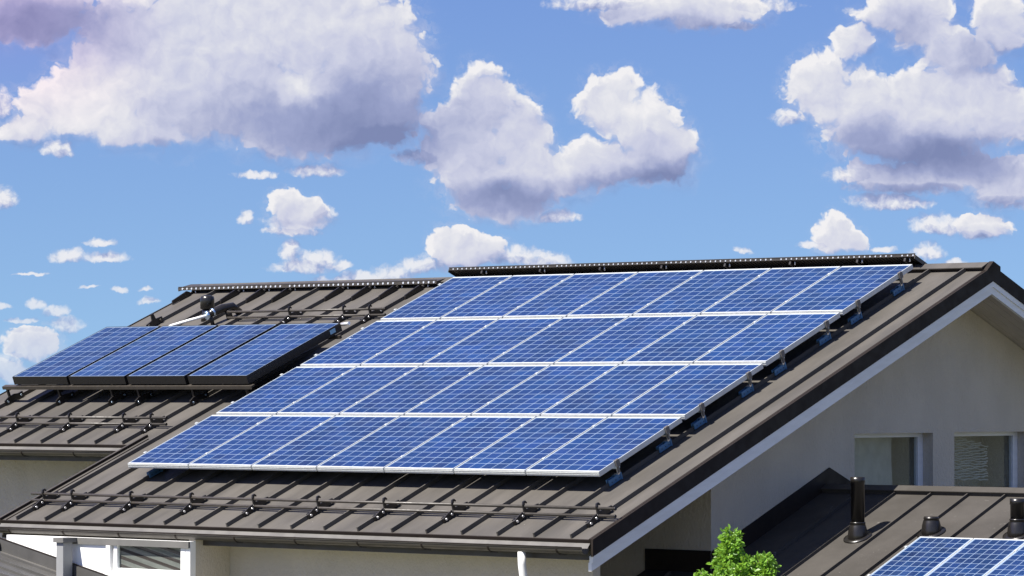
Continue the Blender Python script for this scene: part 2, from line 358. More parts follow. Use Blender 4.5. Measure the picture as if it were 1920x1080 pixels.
# matrix of the roof's own axes: x along the eaves, y up the slope, z off the sheet
RM = Matrix.Translation(Vector((0, SP * HR, -CP * HR))) @ Matrix.Rotation(PH, 4, 'X')
def RF(u, v, h=0.0): return RM @ Vector((u, v, h))
RIDGE_V = 7.37; EAVE = -1.27; EAVE2 = 1.235; XR = 8.70; XL = -5.75; XV = -1.20
RIDGE = RF(0, RIDGE_V)
BM_ = Matrix.Translation(RIDGE) @ Matrix.Rotation(math.pi, 4, 'Z') @ Matrix.Rotation(PH, 4, 'X') @ Matrix.Translation((0, -RIDGE_V, 0))  # back slope, x mirrored
def zroof(Y): return RIDGE.z - abs(Y - RIDGE.y) * SP / CP

# ------------------------------------------------------------------ ground
g = MB(); g.box((-4000, -4000, -Z0 - 0.5), (4000, 4000, -Z0)); tag(g.build('ground', 'ground'), kind='structure')

# ------------------------------------------------------------------ house
house = thing('house', 'rendered house with long brown standing seam roof carrying the solar panels', 'house', (2, 6, -Z0))
def hp(mb, name, material, parent=None, bevel=0.0):
    o = mb.build(name, material, None, bevel); p = parent or house; o.parent = p
    w = Vector((2, 6, -Z0)); o.location = -w if p == house else (0, 0, 0); return o
SEAMS = [-0.912 + 0.5468 * k for k in range(18)]; LSEAMS = [-1.42 - 0.543 * k for k in range(8)]
r = MB()
r.box((XV, EAVE, -0.03), (XR, RIDGE_V, 0), RM); r.box((XL, EAVE2, -0.03), (XV, RIDGE_V, 0), RM)
r.box((-XR, -1.5, -0.03), (-XL, RIDGE_V, 0), BM_)
def seam(mb, u, v0, v1, M=RM, h=0.052, w=0.011):
    mb.prism_y([(u - w, 0.001), (u + w, 0.001), (u + w * 0.8, h), (u - w * 0.8, h)], v0 + 0.012, v1, M)
for u in SEAMS: seam(r, u, EAVE, RIDGE_V - 0.10)
for u in LSEAMS: seam(r, u, EAVE2, RIDGE_V - 0.10)
for k in range(26): seam(r, -XR + 0.3 + 0.547 * k, -1.5, RIDGE_V - 0.1, BM_)
roof = hp(r, 'roof', 'roof_metal')
# drip edges at the eaves (folded lip), dark to draw the shade beneath
e = MB()
e.box((XV - 0.01, EAVE - 0.022, -0.035), (XR, EAVE - 0.001, 0.003), RM); e.box((XL, EAVE2 - 0.022, -0.035), (XV - 0.03, EAVE2 - 0.001, 0.003), RM)
hp(e, 'drip_edge', 'dark_trim')
# ridge cap, both flaps
c = MB()
for x0, x1 in ((XL + 0.02, -0.9), (-0.897, 3.2), (3.203, XR - 0.04)):
    c.prism([(RIDGE_V - 0.16, 0.048), (RIDGE_V - 0.16, 0.060), (RIDGE_V + 0.012, 0.066), (RIDGE_V + 0.012, 0.052)], x0, x1, RM)
    c.prism([(RIDGE_V - 0.16, 0.048), (RIDGE_V - 0.16, 0.060), (RIDGE_V + 0.010, 0.065), (RIDGE_V + 0.010, 0.052)], -x1, -x0, BM_)
hp(c, 'ridge_cap', 'roof_metal')
c = MB(); c.box((XL + 0.02, RIDGE_V - 0.135, 0.002), (XR - 0.05, RIDGE_V - 0.125, 0.049), RM); hp(c, 'ridge_closure', 'dark_trim')
# verge trims: raised folded strip with a deep dark face
def verge(x0, x1, depth, v0, v1, M, sgn):
    mb = MB(); mb.box((x0, v0, -depth), (x1, v1, 0.012), M); return mb
YE = RF(0, EAVE - 0.03).y
def half(y_end, top, bot): return [(y_end, zroof(y_end) + top), (RIDGE.y, RIDGE.z + top), (RIDGE.y, RIDGE.z + bot), (y_end, zroof(y_end) + bot)]
t = MB().prism(half(YE, 0.014, -0.178), XR + 0.002, XR + 0.03)
t.box((XR - 0.035, EAVE - 0.02, 0.002), (XR - 0.001, RIDGE_V - 0.17, 0.014), RM); hp(t, 'verge_trim', 'dark_trim')
t = MB().prism(half(RIDGE.y + 8.2, 0.014, -0.178), XR + 0.002, XR + 0.03)
t.prism([(RIDGE.y - 0.15, zroof(RIDGE.y - 0.15) + 0.0145), (RIDGE.y, RIDGE.z + 0.075), (RIDGE.y + 0.16, zroof(RIDGE.y + 0.16) + 0.075), (RIDGE.y + 0.16, zroof(RIDGE.y + 0.16) + 0.0145), (RIDGE.y, RIDGE.z + 0.0145)], XR - 0.038, XR + 0.028); hp(t, 'verge_trim', 'dark_trim')
t = MB(); t.box((XV - 0.045, EAVE - 0.02, -0.10), (XV - 0.002, EAVE2 + 0.28, 0.030), RM); hp(t, 'verge_trim', 'gutter_metal')
t = MB(); t.box((XV - 0.002, EAVE - 0.02, 0.002), (XV + 0.012, EAVE2 + 0.28, 0.034), RM)
t.box((XV + 0.09, EAVE + 0.0, 0.002), (XV + 0.10, EAVE2 + 0.2, 0.010), RM); hp(t, 'verge_trim', 'dark_trim')
t = MB(); t.box((XL - 0.03, EAVE2 - 0.02, -0.16), (XL - 0.002, RIDGE_V, 0.012), RM); t.box((-XL + 0.002, -1.5, -0.16), (-XL + 0.03, RIDGE_V - 0.003, 0.012), BM_)
hp(t, 'verge_trim', 'dark_trim')
# barge boards on the right gable, with a stepped lower board, and the boarded soffit behind
for y_end in (YE + 0.01, RIDGE.y + 8.2):
    b = MB().prism(half(y_end, -0.180, -0.252), XR - 0.03, XR + 0.018); b.prism(half(y_end, -0.2525, -0.345), XR - 0.045, XR + 0.002); hp(b, 'barge_board', 'white_board')
s = MB()
for k in range(6):
    s.box((7.86 + 0.132 * k, EAVE + 0.1, -0.215), (7.985 + 0.132 * k, RIDGE_V - 0.10, -0.20), RM)
for k in range(6):
    s.box((-7.985 - 0.132 * k, -1.4, -0.215), (-7.86 - 0.132 * k, RIDGE_V - 0.10, -0.20), BM_)
hp(s, 'soffit', 'soffit_board')
# solid walls: one prism under the roof, window openings cut out
W_Y = 2.105; W_X = 7.90
def wall_profile(y0, y1, drop=0.24):
    return [(y0, -Z0), (y1, -Z0), (y1, zroof(y1) - drop), (RIDGE.y, RIDGE.z - drop), (y0, zroof(y0) - drop)]
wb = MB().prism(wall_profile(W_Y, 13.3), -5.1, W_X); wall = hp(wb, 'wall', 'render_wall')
WINS = [(5.034, 6.761), (7.248, 8.975)]
def cut(obj, boxes):
    for lo, hi in boxes:
        cb = MB().box(lo, hi).build('cutter', 'interior'); cb.parent = obj.parent; cb.location = obj.location
        bpy.context.view_layer.update()
        md = obj.modifiers.new('cut', 'BOOLEAN'); md.object = cb; md.operation = 'DIFFERENCE'; md.solver = 'EXACT'
        dg = bpy.context.evaluated_depsgraph_get(); me = bpy.data.meshes.new_from_object(obj.evaluated_get(dg))
        obj.modifiers.clear(); obj.data = me; bpy.data.objects.remove(cb)
cut(wall, [((W_X - 0.75, y0, -0.405), (W_X + 0.2, y1, 0.395)) for y0, y1 in WINS])
for i, (y0, y1) in enumerate(WINS):
    f = MB(); xa, xb = W_X - 0.215, W_X - 0.155; z0, z1 = -0.403, 0.392
    f.box((xa, y0 + 0.002, z0), (xb, y0 + 0.07, z1)); f.box((xa, y1 - 0.115, z0), (xb, y1 - 0.002, z1))
    f.box((xa, y0 + 0.0705, z1 - 0.05), (xb, y1 - 0.1155, z1)); f.box((xa, y0 + 0.0705, z0), (xb, y1 - 0.1155, z0 + 0.045))
    fr = hp(f, 'window', 'white_board')
    p_ = MB(); p_.bm.faces.new([p_.bm.verts.new(c_) for c_ in ((xa + 0.03, y0 + 0.07, z0 + 0.04), (xa + 0.03, y1 - 0.115, z0 + 0.04), (xa + 0.03, y1 - 0.115, z1 - 0.045), (xa + 0.03, y0 + 0.07, z1 - 0.045))]); hp(p_, 'pane', 'window_glass', fr)
    cu = MB(); yA, yB = (y0 + 0.05, y1 - 0.38) if i == 0 else (y0 + 0.12, y1 - 0.42)
    n = 90; rows = 28 if i else 8; grid = []
    for a in range(n + 1):
        yy = yA + (yB - yA) * a / n
        grid.append([cu.bm.verts.new((xa - 0.16 + (0.010 * math.sin(k * 1.9 + a * 0.11 + 1.3 * math.sin(a * 0.23)) if i else 0.012 * math.sin(a * 0.3 + k * 0.5)), yy, z0 + 0.01 + (z1 - z0 - 0.03 - (0.13 * a / n if i else 0)) * k / rows)) for k in range(rows + 1)])
    for a in range(n):
        for k in range(rows):
            q = cu.bm.faces.new((grid[a][k], grid[a + 1][k], grid[a + 1][k + 1], grid[a][k + 1])); q.smooth = True
    if i:                                            # right window: wavy bright slats stand in for reflections in the pane
        cu.bm.clear(); rb = random.Random(3); sl_n = 17
        for k in range(sl_n):
            zc = 0.335 - 0.034 * k; ph_ = rb.uniform(0, 6); y_e = yB - 0.05 - 0.016 * k * (k < 3) + rb.uniform(-0.02, 0.02) + (0.0 if k > 2 else -0.5 + 0.2 * k); prev = None
            for a in range(41):
                yy = yA + (y_e - yA) * a / 40; wz = 0.008 * math.sin(a * 0.42 + ph_) + 0.005 * math.sin(a * 0.95 + 2 * ph_) - 0.03 * a / 40
                cur = [cu.bm.verts.new((xa - 0.10 - 0.012 * t_, yy, zc + wz + (t_ - 0.5) * 0.017)) for t_ in (0, 1)]
                if prev: cu.bm.faces.new((prev[0], cur[0], cur[1], prev[1]))
                prev = cur
        hp(cu, 'reflected_stripes', 'curtain_cloth', fr)
    else: hp(cu, 'curtain', 'curtain_cloth', fr)
    sl_ = MB().box((W_X - 0.152, y0 + 0.002, -0.4045), (W_X + 0.03, y1 - 0.002, -0.390)); hp(sl_, 'sill', 'flashing_metal', fr)
# dark lead-like step flashing where the lower roof meets the gable is part of the annex
# veranda screen wall under the eave, its corner post, beam
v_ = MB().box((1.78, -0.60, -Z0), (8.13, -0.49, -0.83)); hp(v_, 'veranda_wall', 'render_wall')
v_ = MB().box((8.132, -0.615, -Z0), (8.32, -0.475, -0.80)); hp(v_, 'corner_post', 'render_wall', bevel=0.008)
v_ = MB().box((1.78, -0.66, -0.985), (8.12, -0.602, -0.835)); hp(v_, 'eave_beam', 'soffit_board')
v_ = MB().box((2.52, -1.088, -0.86), (8.60, -0.662, -0.84)); hp(v_, 'soffit', 'soffit_board')
# eaves: sloping apron flashing and half round gutter with straps
def eave(v, x0, x1, gx0, gx1, straps):
    E_ = RF(0, v); Y, Z = E_.y, E_.z
    f = MB().prism([(Y - 0.004, Z - 0.040), (Y - 0.075, Z - 0.125), (Y - 0.069, Z - 0.130), (Y + 0.01, Z - 0.042)], x0, x1); hp(f, 'apron_flashing', 'flashing_metal')
    f = MB().box((x0, Y + 0.012, Z - 0.23), (x1, Y + 0.035, Z - 0.045)); hp(f, 'fascia', 'gutter_metal')
    R = 0.062; cy, cz = Y - 0.115, Z - 0.098
    pr = [(cy + R * math.cos(a), cz + R * math.sin(a)) for a in [math.pi + math.pi * k / 12 for k in range(13)]]
    pr += [(cy + (R - 0.006) * math.cos(a), cz + (R - 0.006) * math.sin(a)) for a in [2 * math.pi - math.pi * k / 12 for k in range(13)]]
    q = MB().prism(pr, gx0, gx1); q.tube([(gx0, cy - R, cz + 0.003), (gx1, cy - R, cz + 0.003)], 0.008, 8)
    for gx in (gx0, gx1): q.prism([(cy + R * 1.04 * math.cos(a), cz + R * 1.04 * math.sin(a)) for a in [math.pi + math.pi * k / 12 for k in range(13)]], gx - 0.012, gx + 0.004)
    gu = hp(q, 'gutter', 'gutter_metal')
    q = MB().tube([(gx0, cy - R - 0.004, cz + 0.014), (gx1, cy - R - 0.004, cz + 0.014)], 0.0075, 8); hp(q, 'gutter_bead', 'dark_trim', gu)
    for sx in straps:
        st = MB(); pr = [(cy + (R + 0.006) * math.cos(a), cz + (R + 0.006) * math.sin(a)) for a in [math.pi + math.pi * k / 12 for k in range(13)]]
        pr += [(cy + (R + 0.001) * math.cos(a), cz + (R + 0.001) * math.sin(a)) for a in [2 * math.pi - math.pi * k / 12 for k in range(13)]]
        st.prism(pr, sx - 0.011, sx + 0.011); st.box((sx - 0.011, cy - R - 0.004, cz + 0.012), (sx + 0.011, cy - R + 0.012, cz + 0.022))
        st.box((sx - 0.008, cy - 0.01, cz - R - 0.016), (sx + 0.10, cy + 0.0, cz - R - 0.008))
        hp(st, 'gutter_strap', 'dark_trim', gu)
    return gu
eave(EAVE, XV + 0.0, XR - 0.03, XV - 0.06, XR - 0.01, [-0.86 + 1.02 * k for k in range(10)])
eave(EAVE2, XL, XV - 0.09, XL - 0.05, XV - 0.08, [-3.25 - 1.05 * k for k in range(3)] + [-2.2, -1.45])
# downpipe: swan neck back to the wall
d_ = MB(); E_ = RF(0, EAVE); dp = [(7.76, E_.y - 0.115, E_.z - 0.155), (7.762, E_.y - 0.113, E_.z - 0.30), (7.77, E_.y - 0.10, E_.z - 0.42), (7.78, E_.y - 0.06, E_.z - 0.55), (7.82, E_.y + 0.20, E_.z - 0.85), (7.84, E_.y + 0.36, E_.z - 1.02), (7.84, E_.y + 0.39, -Z0)]
d_.tube(dp, 0.047, 16); hp(d_, 'downpipe', 'white_plastic')
# white rendered bay flush with the eave at the left end, with a window
bay = MB(); BY = -1.285
bay.box((-0.86, BY, -Z0), (2.50, -1.19, -0.905))
bw = hp(bay, 'bay_wall', 'white_wall'); cut(bw, [((1.10, BY - 0.2, -1.30), (2.42, BY + 0.075, -0.955))])
f = MB(); 
f.box((1.03, BY - 0.03, -1.34), (1.10, BY - 0.001, -0.987)); f.box((1.14, BY + 0.0, -1.298), (1.20, BY + 0.05, -0.957)); f.box((2.335, BY + 0.0, -1.298), (2.415, BY + 0.05, -0.957))
f.box((1.2005, BY + 0.0, -0.985), (2.3345, BY + 0.05, -0.957)); f.box((1.2005, BY + 0.0, -1.298), (2.3345, BY + 0.05, -1.265))
fw = hp(f, 'window', 'white_paint')
p_ = MB(); p_.bm.faces.new([p_.bm.verts.new(c_) for c_ in ((1.20, BY + 0.03, -1.27), (2.34, BY + 0.03, -1.27), (2.34, BY + 0.03, -0.98), (1.20, BY + 0.03, -0.98))]); hp(p_, 'pane', 'window_glass', fw)
bl = MB(); bd = MB()  # pale and brown slats imitate a roof reflected in the pane
for k in range(-6, 7):
    ya, yb, sl_ = BY + 0.055, BY + 0.062, 0.22
    for col_, dz_, hh in ((bl, 0.0, 0.060), (bd, 0.060, 0.042)):
        za = -1.235 + 0.102 * k + dz_; pts = [(xx, za + up_ * hh - (xx - 1.77) * sl_) for xx, up_ in ((1.17, 0), (2.36, 0), (2.36, 1), (1.17, 1))]
        for lim, sg in ((-0.93, 1), (-1.34, -1)):       # trim the slat to the window's height
            outp = []
            for (x0, z0_), (x1, z1_) in zip(pts, pts[1:] + pts[:1]):
                i0, i1 = sg * z0_ <= sg * lim, sg * z1_ <= sg * lim
                if i0: outp.append((x0, z0_))
                if i0 != i1: f_ = (lim - z0_) / (z1_ - z0_); outp.append((x0 + (x1 - x0) * f_, lim))
            pts = outp
            if not pts: break
        if len(pts) < 3: continue
        col_.prism_y(pts, ya, yb)
hp(bl, 'reflected_stripes', 'reflected_stripe_pale', fw); hp(bd, 'reflected_stripes', 'reflected_stripe_brown', fw)
hp(MB().box((0.30, BY - 0.030, -0.985), (2.50, BY - 0.001, -0.9055)), 'lintel', 'grey_shade_paint')
hp(MB().box((1.02, BY - 0.05, -1.37), (2.50, BY - 0.001, -1.342)), 'sill', 'white_paint', fw)
# dividing wall of the bay, shaded side
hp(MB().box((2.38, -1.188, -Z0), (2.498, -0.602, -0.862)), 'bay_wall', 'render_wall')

# ------------------------------------------------------------------ porch: low roof at the bottom left, with its post
porch = thing('porch', 'low weathered grey porch roof against the white wall with a white post', 'porch', (-1, -3, -Z0))
def pp(mb, name, material, parent=None, bevel=0.0):
    o = mb.build(name, material, None, bevel); o.parent = parent or porch; o.location = (1, 3, Z0) if not parent else (0, 0, 0); return o
PS = math.atan(0.207)
PMx = Matrix.Translation((-0.865, 0, -1.135)) @ Matrix.Rotation(PS, 4, 'Y')
q = MB().box((-3.5, -5.2, -0.05), (2.4, BY - 0.06, 0), PMx)
for k in range(14): q.box((-3.5, -5.1 + 0.28 * k, 0.001), (2.4, -5.085 + 0.28 * k, 0.028), PMx)
pp(q, 'roof', 'porch_metal')
q = MB().box((-3.5, BY - 0.058, -0.02), (2.0, BY - 0.046, 0.165), PMx); pp(q, 'wall_flashing', 'porch_metal')
q = MB().box((-3.5, BY - 0.062, 0.166), (2.0, BY - 0.04, 0.178), PMx); pp(q, 'flashing_lip', 'dark_trim')
q = MB().box((-3.5, BY - 0.13, 0.002), (2.4, BY - 0.062, 0.016), PMx); pp(q, 'apron_flashing', 'flashing_metal')
q = MB().tube([(-0.96, BY - 0.10, -1.00), (-0.96, BY - 0.10, -1.14)], [0.055, 0.06], 14); pp(q, 'pipe_stub', 'black_metal')
for px_ in (-4.0, 1.2):
    pz_ = -1.135 - (px_ + 0.865) * math.tan(PS) - 0.06
    pp(MB().box((px_ - 0.06, -5.05, -Z0), (px_ + 0.06, -4.93, pz_)), 'post', 'post_paint')
q = MB(); q.box((0.34, -1.52, -Z0), (0.47, -1.36, -0.962)); po = pp(q, 'post', 'post_paint', bevel=0.006)
q = MB(); q.box((0.315, -1.55, -0.962), (0.50, -1.317, -0.905)); pp(q, 'post_cap', 'grey_shade_paint')

# ------------------------------------------------------------------ annex with its own lower roof
annex = thing('annex', 'low house wing with shaded brown seamed roof below the gable windows', 'building', (12, 3, -Z0))
def ap(mb, name, material, parent=None, bevel=0.0):
    o = mb.build(name, material, None, bevel); o.parent = parent or annex; o.location = (-12, -3, Z0) if not parent else (0, 0, 0); return o
AP = Vector((W_X, 4.387, -0.301)); AM = Matrix.Translation((0, AP.y, AP.z)) @ Matrix.Rotation(PH, 4, 'X')     # x world, y up slope from ridge, z off sheet
AB = Matrix.Translation((0, AP.y, AP.z)) @ Matrix.Rotation(math.pi, 4, 'Z') @ Matrix.Rotation(PH, 4, 'X')
VC = (W_Y - AP.y) / CP                           # slope station of the house corner
a = MB(); a.box((W_X + 0.004, -6.5, -0.04), (17.0, 0, 0), AM); a.box((6.9, -6.5, -0.04), (W_X + 0.004, VC - 0.01, 0), AM)
a.box((-17.0, -5.0, -0.04), (-W_X - 0.004, -0.001, 0), AB)
for k in range(-2, 15): 
    u = 9.02 + 0.532 * k
    if u > W_X + 0.1: seam(a, u, -6.5, -0.06, AM, 0.038)
for u in (7.35,): seam(a, u, -6.5, VC - 0.1, AM, 0.038)
ap(a, 'roof', 'annex_metal')
a = MB()
for x0, x1 in ((W_X + 0.022, 11.2), (11.203, 17.0)):
    a.prism([(-0.085, 0.050), (-0.085, 0.060), (0.035, 0.075), (0.035, 0.062)], x0, x1, AM); a.prism([(-0.085, 0.050), (-0.085, 0.060), (0.032, 0.074), (0.032, 0.062)], -x1, -x0, AB)
    a.box((x0, -0.072, 0.002), (x1, -0.064, 0.051), AM)
ap(a, 'ridge_cap', 'annex_metal')
PY, PZ = AP.y + 0.10, AP.z + 0.283; TS = SP / CP
a = MB().prism([(W_Y, AP.z - (AP.y - W_Y) * TS + 0.003), (AP.y, AP.z + 0.003), (AP.y + 2.0, AP.z - 2.0 * TS + 0.003), (AP.y + 2.0, PZ - (AP.y + 2.0 - PY) * TS), (PY, PZ), (W_Y, PZ - (PY - W_Y) * TS)], W_X + 0.003, W_X + 0.018)
a.box((6.9, W_Y - 0.018, -1.32), (W_X - 0.0, W_Y - 0.003, -0.975))
ap(a, 'wall_flashing', 'dark_trim')
ap(MB().box((9.5, -1.3, -Z0), (16.5, 8.0, -2.65)), 'wall', 'render_wall')

# ------------------------------------------------------------------ solar panels
def make_panel(W, H, T, cellmat, framemat, lip=0.03, grooves=True, side=0.008):
    f = MB()
    for lo, hi in (((0, 0, -T), (W, lip, 0)), ((0, H - lip, -T), (W, H, 0)), ((0, lip + 0.0003, -T), (side, H - lip - 0.0003, 0)), ((W - side, lip + 0.0003, -T), (W, H - lip - 0.0003, 0))): f.box(lo, hi)
    if grooves:
        for z in (0.018, 0.040): f.box((0.002, -0.004, -T + z), (W - 0.002, -0.0002, -T + z + 0.006))
    fo = f.build('frame', framemat)
    c = MB(); c.box((side - 0.001, lip - 0.001, -0.010), (W - side + 0.001, H - lip + 0.001, -0.003)); cb = c.build('cells', cellmat)
    return fo, cb
PW, PG, PHH, PVG = 1.1305, 0.024, 1.65, 0.0687
pw = PW - PG
cell_mat('poly_cells', 0.014, 0.036, (pw - 0.028) / 6, (PHH - 0.072) / 10, 6, 10, (0.005, 0.030, 0.112), 0.009)
ORD = ['leftmost', 'second from left', 'third from left', 'middle', 'third from right', 'second from right', 'rightmost']
ROWN = ['bottom', 'second lowest', 'second highest', 'top']
proto = thing('solar_module', 'x', 'solar panel', (0, 0, 0), 'silver framed panels of the large roof array', (PH, 0, 0))
for o in make_panel(pw, PHH, 0.062, 'poly_cells', 'aluminium'): o.parent = proto
first = True
for rI in range(4):
    for cI in range(7):
        o = proto if first else copy_tree(proto); first = False
        o.location = RF(cI * PW + PG / 2, rI * (PHH + PVG), HR)
        o['label'] = f'silver framed panel, {ORD[cI]} in the {ROWN[rI]} row of large array'
RAILV = [rI * (PHH + PVG) + dv for rI in range(4) for dv in (0.36, 1.36)]
# rails under the array
for k, v in enumerate(RAILV):
    q = MB().box((0.03, -0.02, -0.045), (7.90, 0.02, 0)); o = q.build('mounting_rail', 'sky_tinted_aluminium'); o.location = RF(0, v, HR - 0.063); o.rotation_euler = (PH, 0, 0)
    tag(o, f'aluminium mounting rail, {["lower", "upper"][k % 2]} one hidden under the {ROWN[k // 2]} panel row', 'rail', 'rails under the large array')
# mid clamps between panels
pc = MB().box((-0.017, -0.022, 0.001), (0.017, 0.022, 0.006)); pc.box((-0.006, -0.02, -0.05), (0.006, 0.02, 0.0005)); pc.tube([(0, 0, 0.0061), (0, 0, 0.013)], 0.008, 8)
pc = pc.build('panel_clamp', 'aluminium'); first = True
NUM = ['first', 'second', 'third', 'fourth', 'fifth', 'sixth', 'seventh', 'eighth']
for k, v in enumerate(RAILV):
    for c_ in range(0, 7):
        o = pc if first else pc.copy()
        if not first: COL.objects.link(o)
        first = False
        o.location = RF(c_ * PW + (0 if c_ else -0.012), v, HR); o.rotation_euler = (PH, 0, 0)
        where = f'between {NUM[c_ - 1]} and {NUM[c_]} panels' if c_ else 'on the outer left edge'
        tag(o, f'small silver clamp {where} of the {ROWN[k // 2]} row, {["lower", "upper"][k % 2]} of two', 'clamp', 'clamps holding the large array')
# brackets along the right edge: clamp on the roof seam, bent arm, end clamp at the panel
XB = SEAMS[16] + 0.0                              # seam under the right edge
def make_bracket(end=True):
    t = thing('roof_bracket', 'x', 'bracket', (0, 0, 0), 'brackets along the right edge of the large array', (PH, 0, 0))
    ft = MB(); ft.box((0.012, -0.17, 0.012), (0.030, 0.07, 0.085)); ft.box((-0.030, -0.16, 0.012), (-0.012, 0.07, 0.085)); ft.box((-0.0295, -0.03, 0.0855), (0.0295, 0.07, 0.092))
    ft.box((0.0305, 0.045, 0.010), (0.040, 0.068, 0.098))
    sc_ = ft.build('seam_clamp', 'sky_tinted_bracket', t, 0.003)
    for vv in (-0.125, -0.05, 0.015):
        bo = MB(); bo.tube([(0.028, vv, 0.045), (0.033, vv, 0.045)], 0.007, 8); bo.build('bolt', 'black_metal', sc_)
    ar = MB(); ar.box((-0.02, 0.0, 0.088), (0.045, 0.030, 0.098)); ar.box((0.036, -0.002, 0.0985), (0.045, 0.034, 0.165)); ar.tube([(0.030, 0.016, 0.125), (0.058, 0.016, 0.125)], 0.020, 12); ar.build('arm', 'steel_bolt', t)
    if end:
        ec = MB(); ec.box((0.071, -0.034, 0.195), (0.086, 0.034, 0.2715)); ec.box((0.050, -0.034, 0.272), (0.086, 0.034, 0.278)); ec.tube([(0.078, 0, 0.278), (0.078, 0, 0.284)], 0.009, 8)
        ec.box((0.060, -0.015, 0.12), (0.076, 0.015, 0.1945)); ec.build('end_clamp', 'weathered_aluminium', t)
    return t
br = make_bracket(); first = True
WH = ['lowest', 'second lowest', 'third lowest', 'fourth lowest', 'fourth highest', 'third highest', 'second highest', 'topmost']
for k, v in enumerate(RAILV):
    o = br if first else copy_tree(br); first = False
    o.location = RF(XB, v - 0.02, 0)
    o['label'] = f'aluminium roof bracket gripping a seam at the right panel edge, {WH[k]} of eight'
ib = None
for k, sI in enumerate((2,)):
    if ib is None:
        ib = make_bracket(False); o = ib; del o['group']
    else: o = copy_tree(ib)
    o.location = RF(SEAMS[sI], 0.30, 0)
    o['label'] = f'shadowed aluminium roof bracket under the lower left corner of the large array'

# dark framed collectors on the left roof
CX = [-5.03, -3.842, -2.645, -1.438, -0.239]; CV0, CV1 = 2.715, 4.69; CH = 0.40
cw = 1.140
cell_mat('collector_cells', 0.022, 0.03, (cw - 0.044) / 6, (CV1 - CV0 - 0.06) / 10, 6, 10, (0.008, 0.034, 0.104), 0.009)
col0 = thing('solar_collector', 'x', 'solar panel', (0, 0, 0), 'black framed panels on the left roof', (PH, 0, 0))
for o in make_panel(cw, CV1 - CV0, 0.118, 'collector_cells', 'black_frame', 0.016, False, 0.012): o.parent = col0
CN = ['leftmost', 'second from left', 'second from right', 'rightmost']
cols = []
for k in range(4):
    o = col0 if k == 0 else copy_tree(col0); cols.append(o)
for k, o in enumerate(cols):
    o.location = RF(CX[k], CV0, CH); o['label'] = f'black framed blue solar panel, {CN[k]} of the four on the left roof'
MB().box((cw + 0.001, CV1 - CV0 - 0.24, -0.085), (cw + 0.004, CV1 - CV0 - 0.13, -0.025)).build('sticker', 'blue_sticker', cols[3])
MB().tube([(cw - 0.02, CV1 - CV0 + 0.035, -0.04), (cw + 0.12, CV1 - CV0 + 0.05, -0.03)], 0.026, 12).build('pipe_fitting', 'steel_bolt', cols[3])
# support rail in front of the collectors, on legs
sr = thing('support_rail', 'dark metal support rail on short legs beneath the four black framed panels', 'rail', RF(-2.75, 2.79, 0), None, (PH, 0, 0))
q = MB(); q.box((-2.53, -0.10, 0.238), (2.52, -0.03, 0.262)); q.box((-2.53, -0.104, 0.215), (2.52, -0.0995, 0.262)); q.build('rail', 'rail_metal', sr)
q = MB(); q.box((-2.52, 1.75, 0.215), (2.52, 1.79, 0.262)); q.build('rail', 'rail_metal', sr)
for x in (-5.22, -4.135, -3.049, -2.506, -1.42, -0.37):
    lx = x + 2.75
    q = MB(); q.box((lx - 0.016, -0.085, 0.05), (lx + 0.016, -0.055, 0.237)); q.prism([(-0.20, 0.012), (-0.10, 0.012), (-0.02, 0.045), (0.06, 0.012), (0.16, 0.012), (0.16, 0.09), (0.07, 0.09), (0.0, 0.11), (-0.12, 0.105), (-0.20, 0.08)], lx + 0.0165, lx + 0.034)
    lg = q.build('leg', 'black_metal', sr)
    for vv, h in ((-0.15, 0.045), (0.11, 0.05)):
        q = MB(); q.tube([(lx + 0.034, vv, h), (lx + 0.046, vv, h)], 0.016, 8); q.build('bolt', 'sky_tinted_aluminium', lg)

# solar panels on the annex roof
AX, AW, AH = 10.40, 0.752, 1.36
cell_mat('annex_cells', 0.024, 0.024, (AW - 0.012 - 0.048) / 6, (AH - 0.048) / 10, 6, 10, (0.004, 0.027, 0.105), 0.007)
a0 = thing('solar_module', 'x', 'solar panel', (0, 0, 0), 'silver framed panels on the low right roof', (PH, 0, 0))
for o in make_panel(AW - 0.012, AH, 0.045, 'annex_cells', 'aluminium', 0.022): o.parent = a0
for k in range(3):
    o = a0 if k == 0 else copy_tree(a0)
    o.location = AM @ Vector((AX + AW * k, -1.60 - AH, 0.15)); o['label'] = f'silver framed solar panel, {["left", "middle", "right"][k]} of three on the low right roof'
for k, vv in enumerate((-2.7, -1.9)):
    q = MB().box((0.02, -0.02, -0.045), (3 * AW - 0.02, 0.02, 0)); o = q.build('mounting_rail', 'sky_tinted_aluminium'); o.location = AM @ Vector((AX, vv, 0.15 - 0.046)); o.rotation_euler = (PH, 0, 0)
    tag(o, f'aluminium rail under the {["lower", "upper"][k]} half of the low right panels', 'rail', 'rails under the low right panels')
    for j in range(3):
        o = pc.copy(); COL.objects.link(o); o.location = AM @ Vector((AX + AW * j - 0.006, vv, 0.15)); o.rotation_euler = (PH, 0, 0)
        tag(o, f'small silver clamp at the left edge of the {["left", "middle", "right"][j]} low right panel, {["lower", "upper"][k]} one', 'clamp', 'clamps on the low right panels')

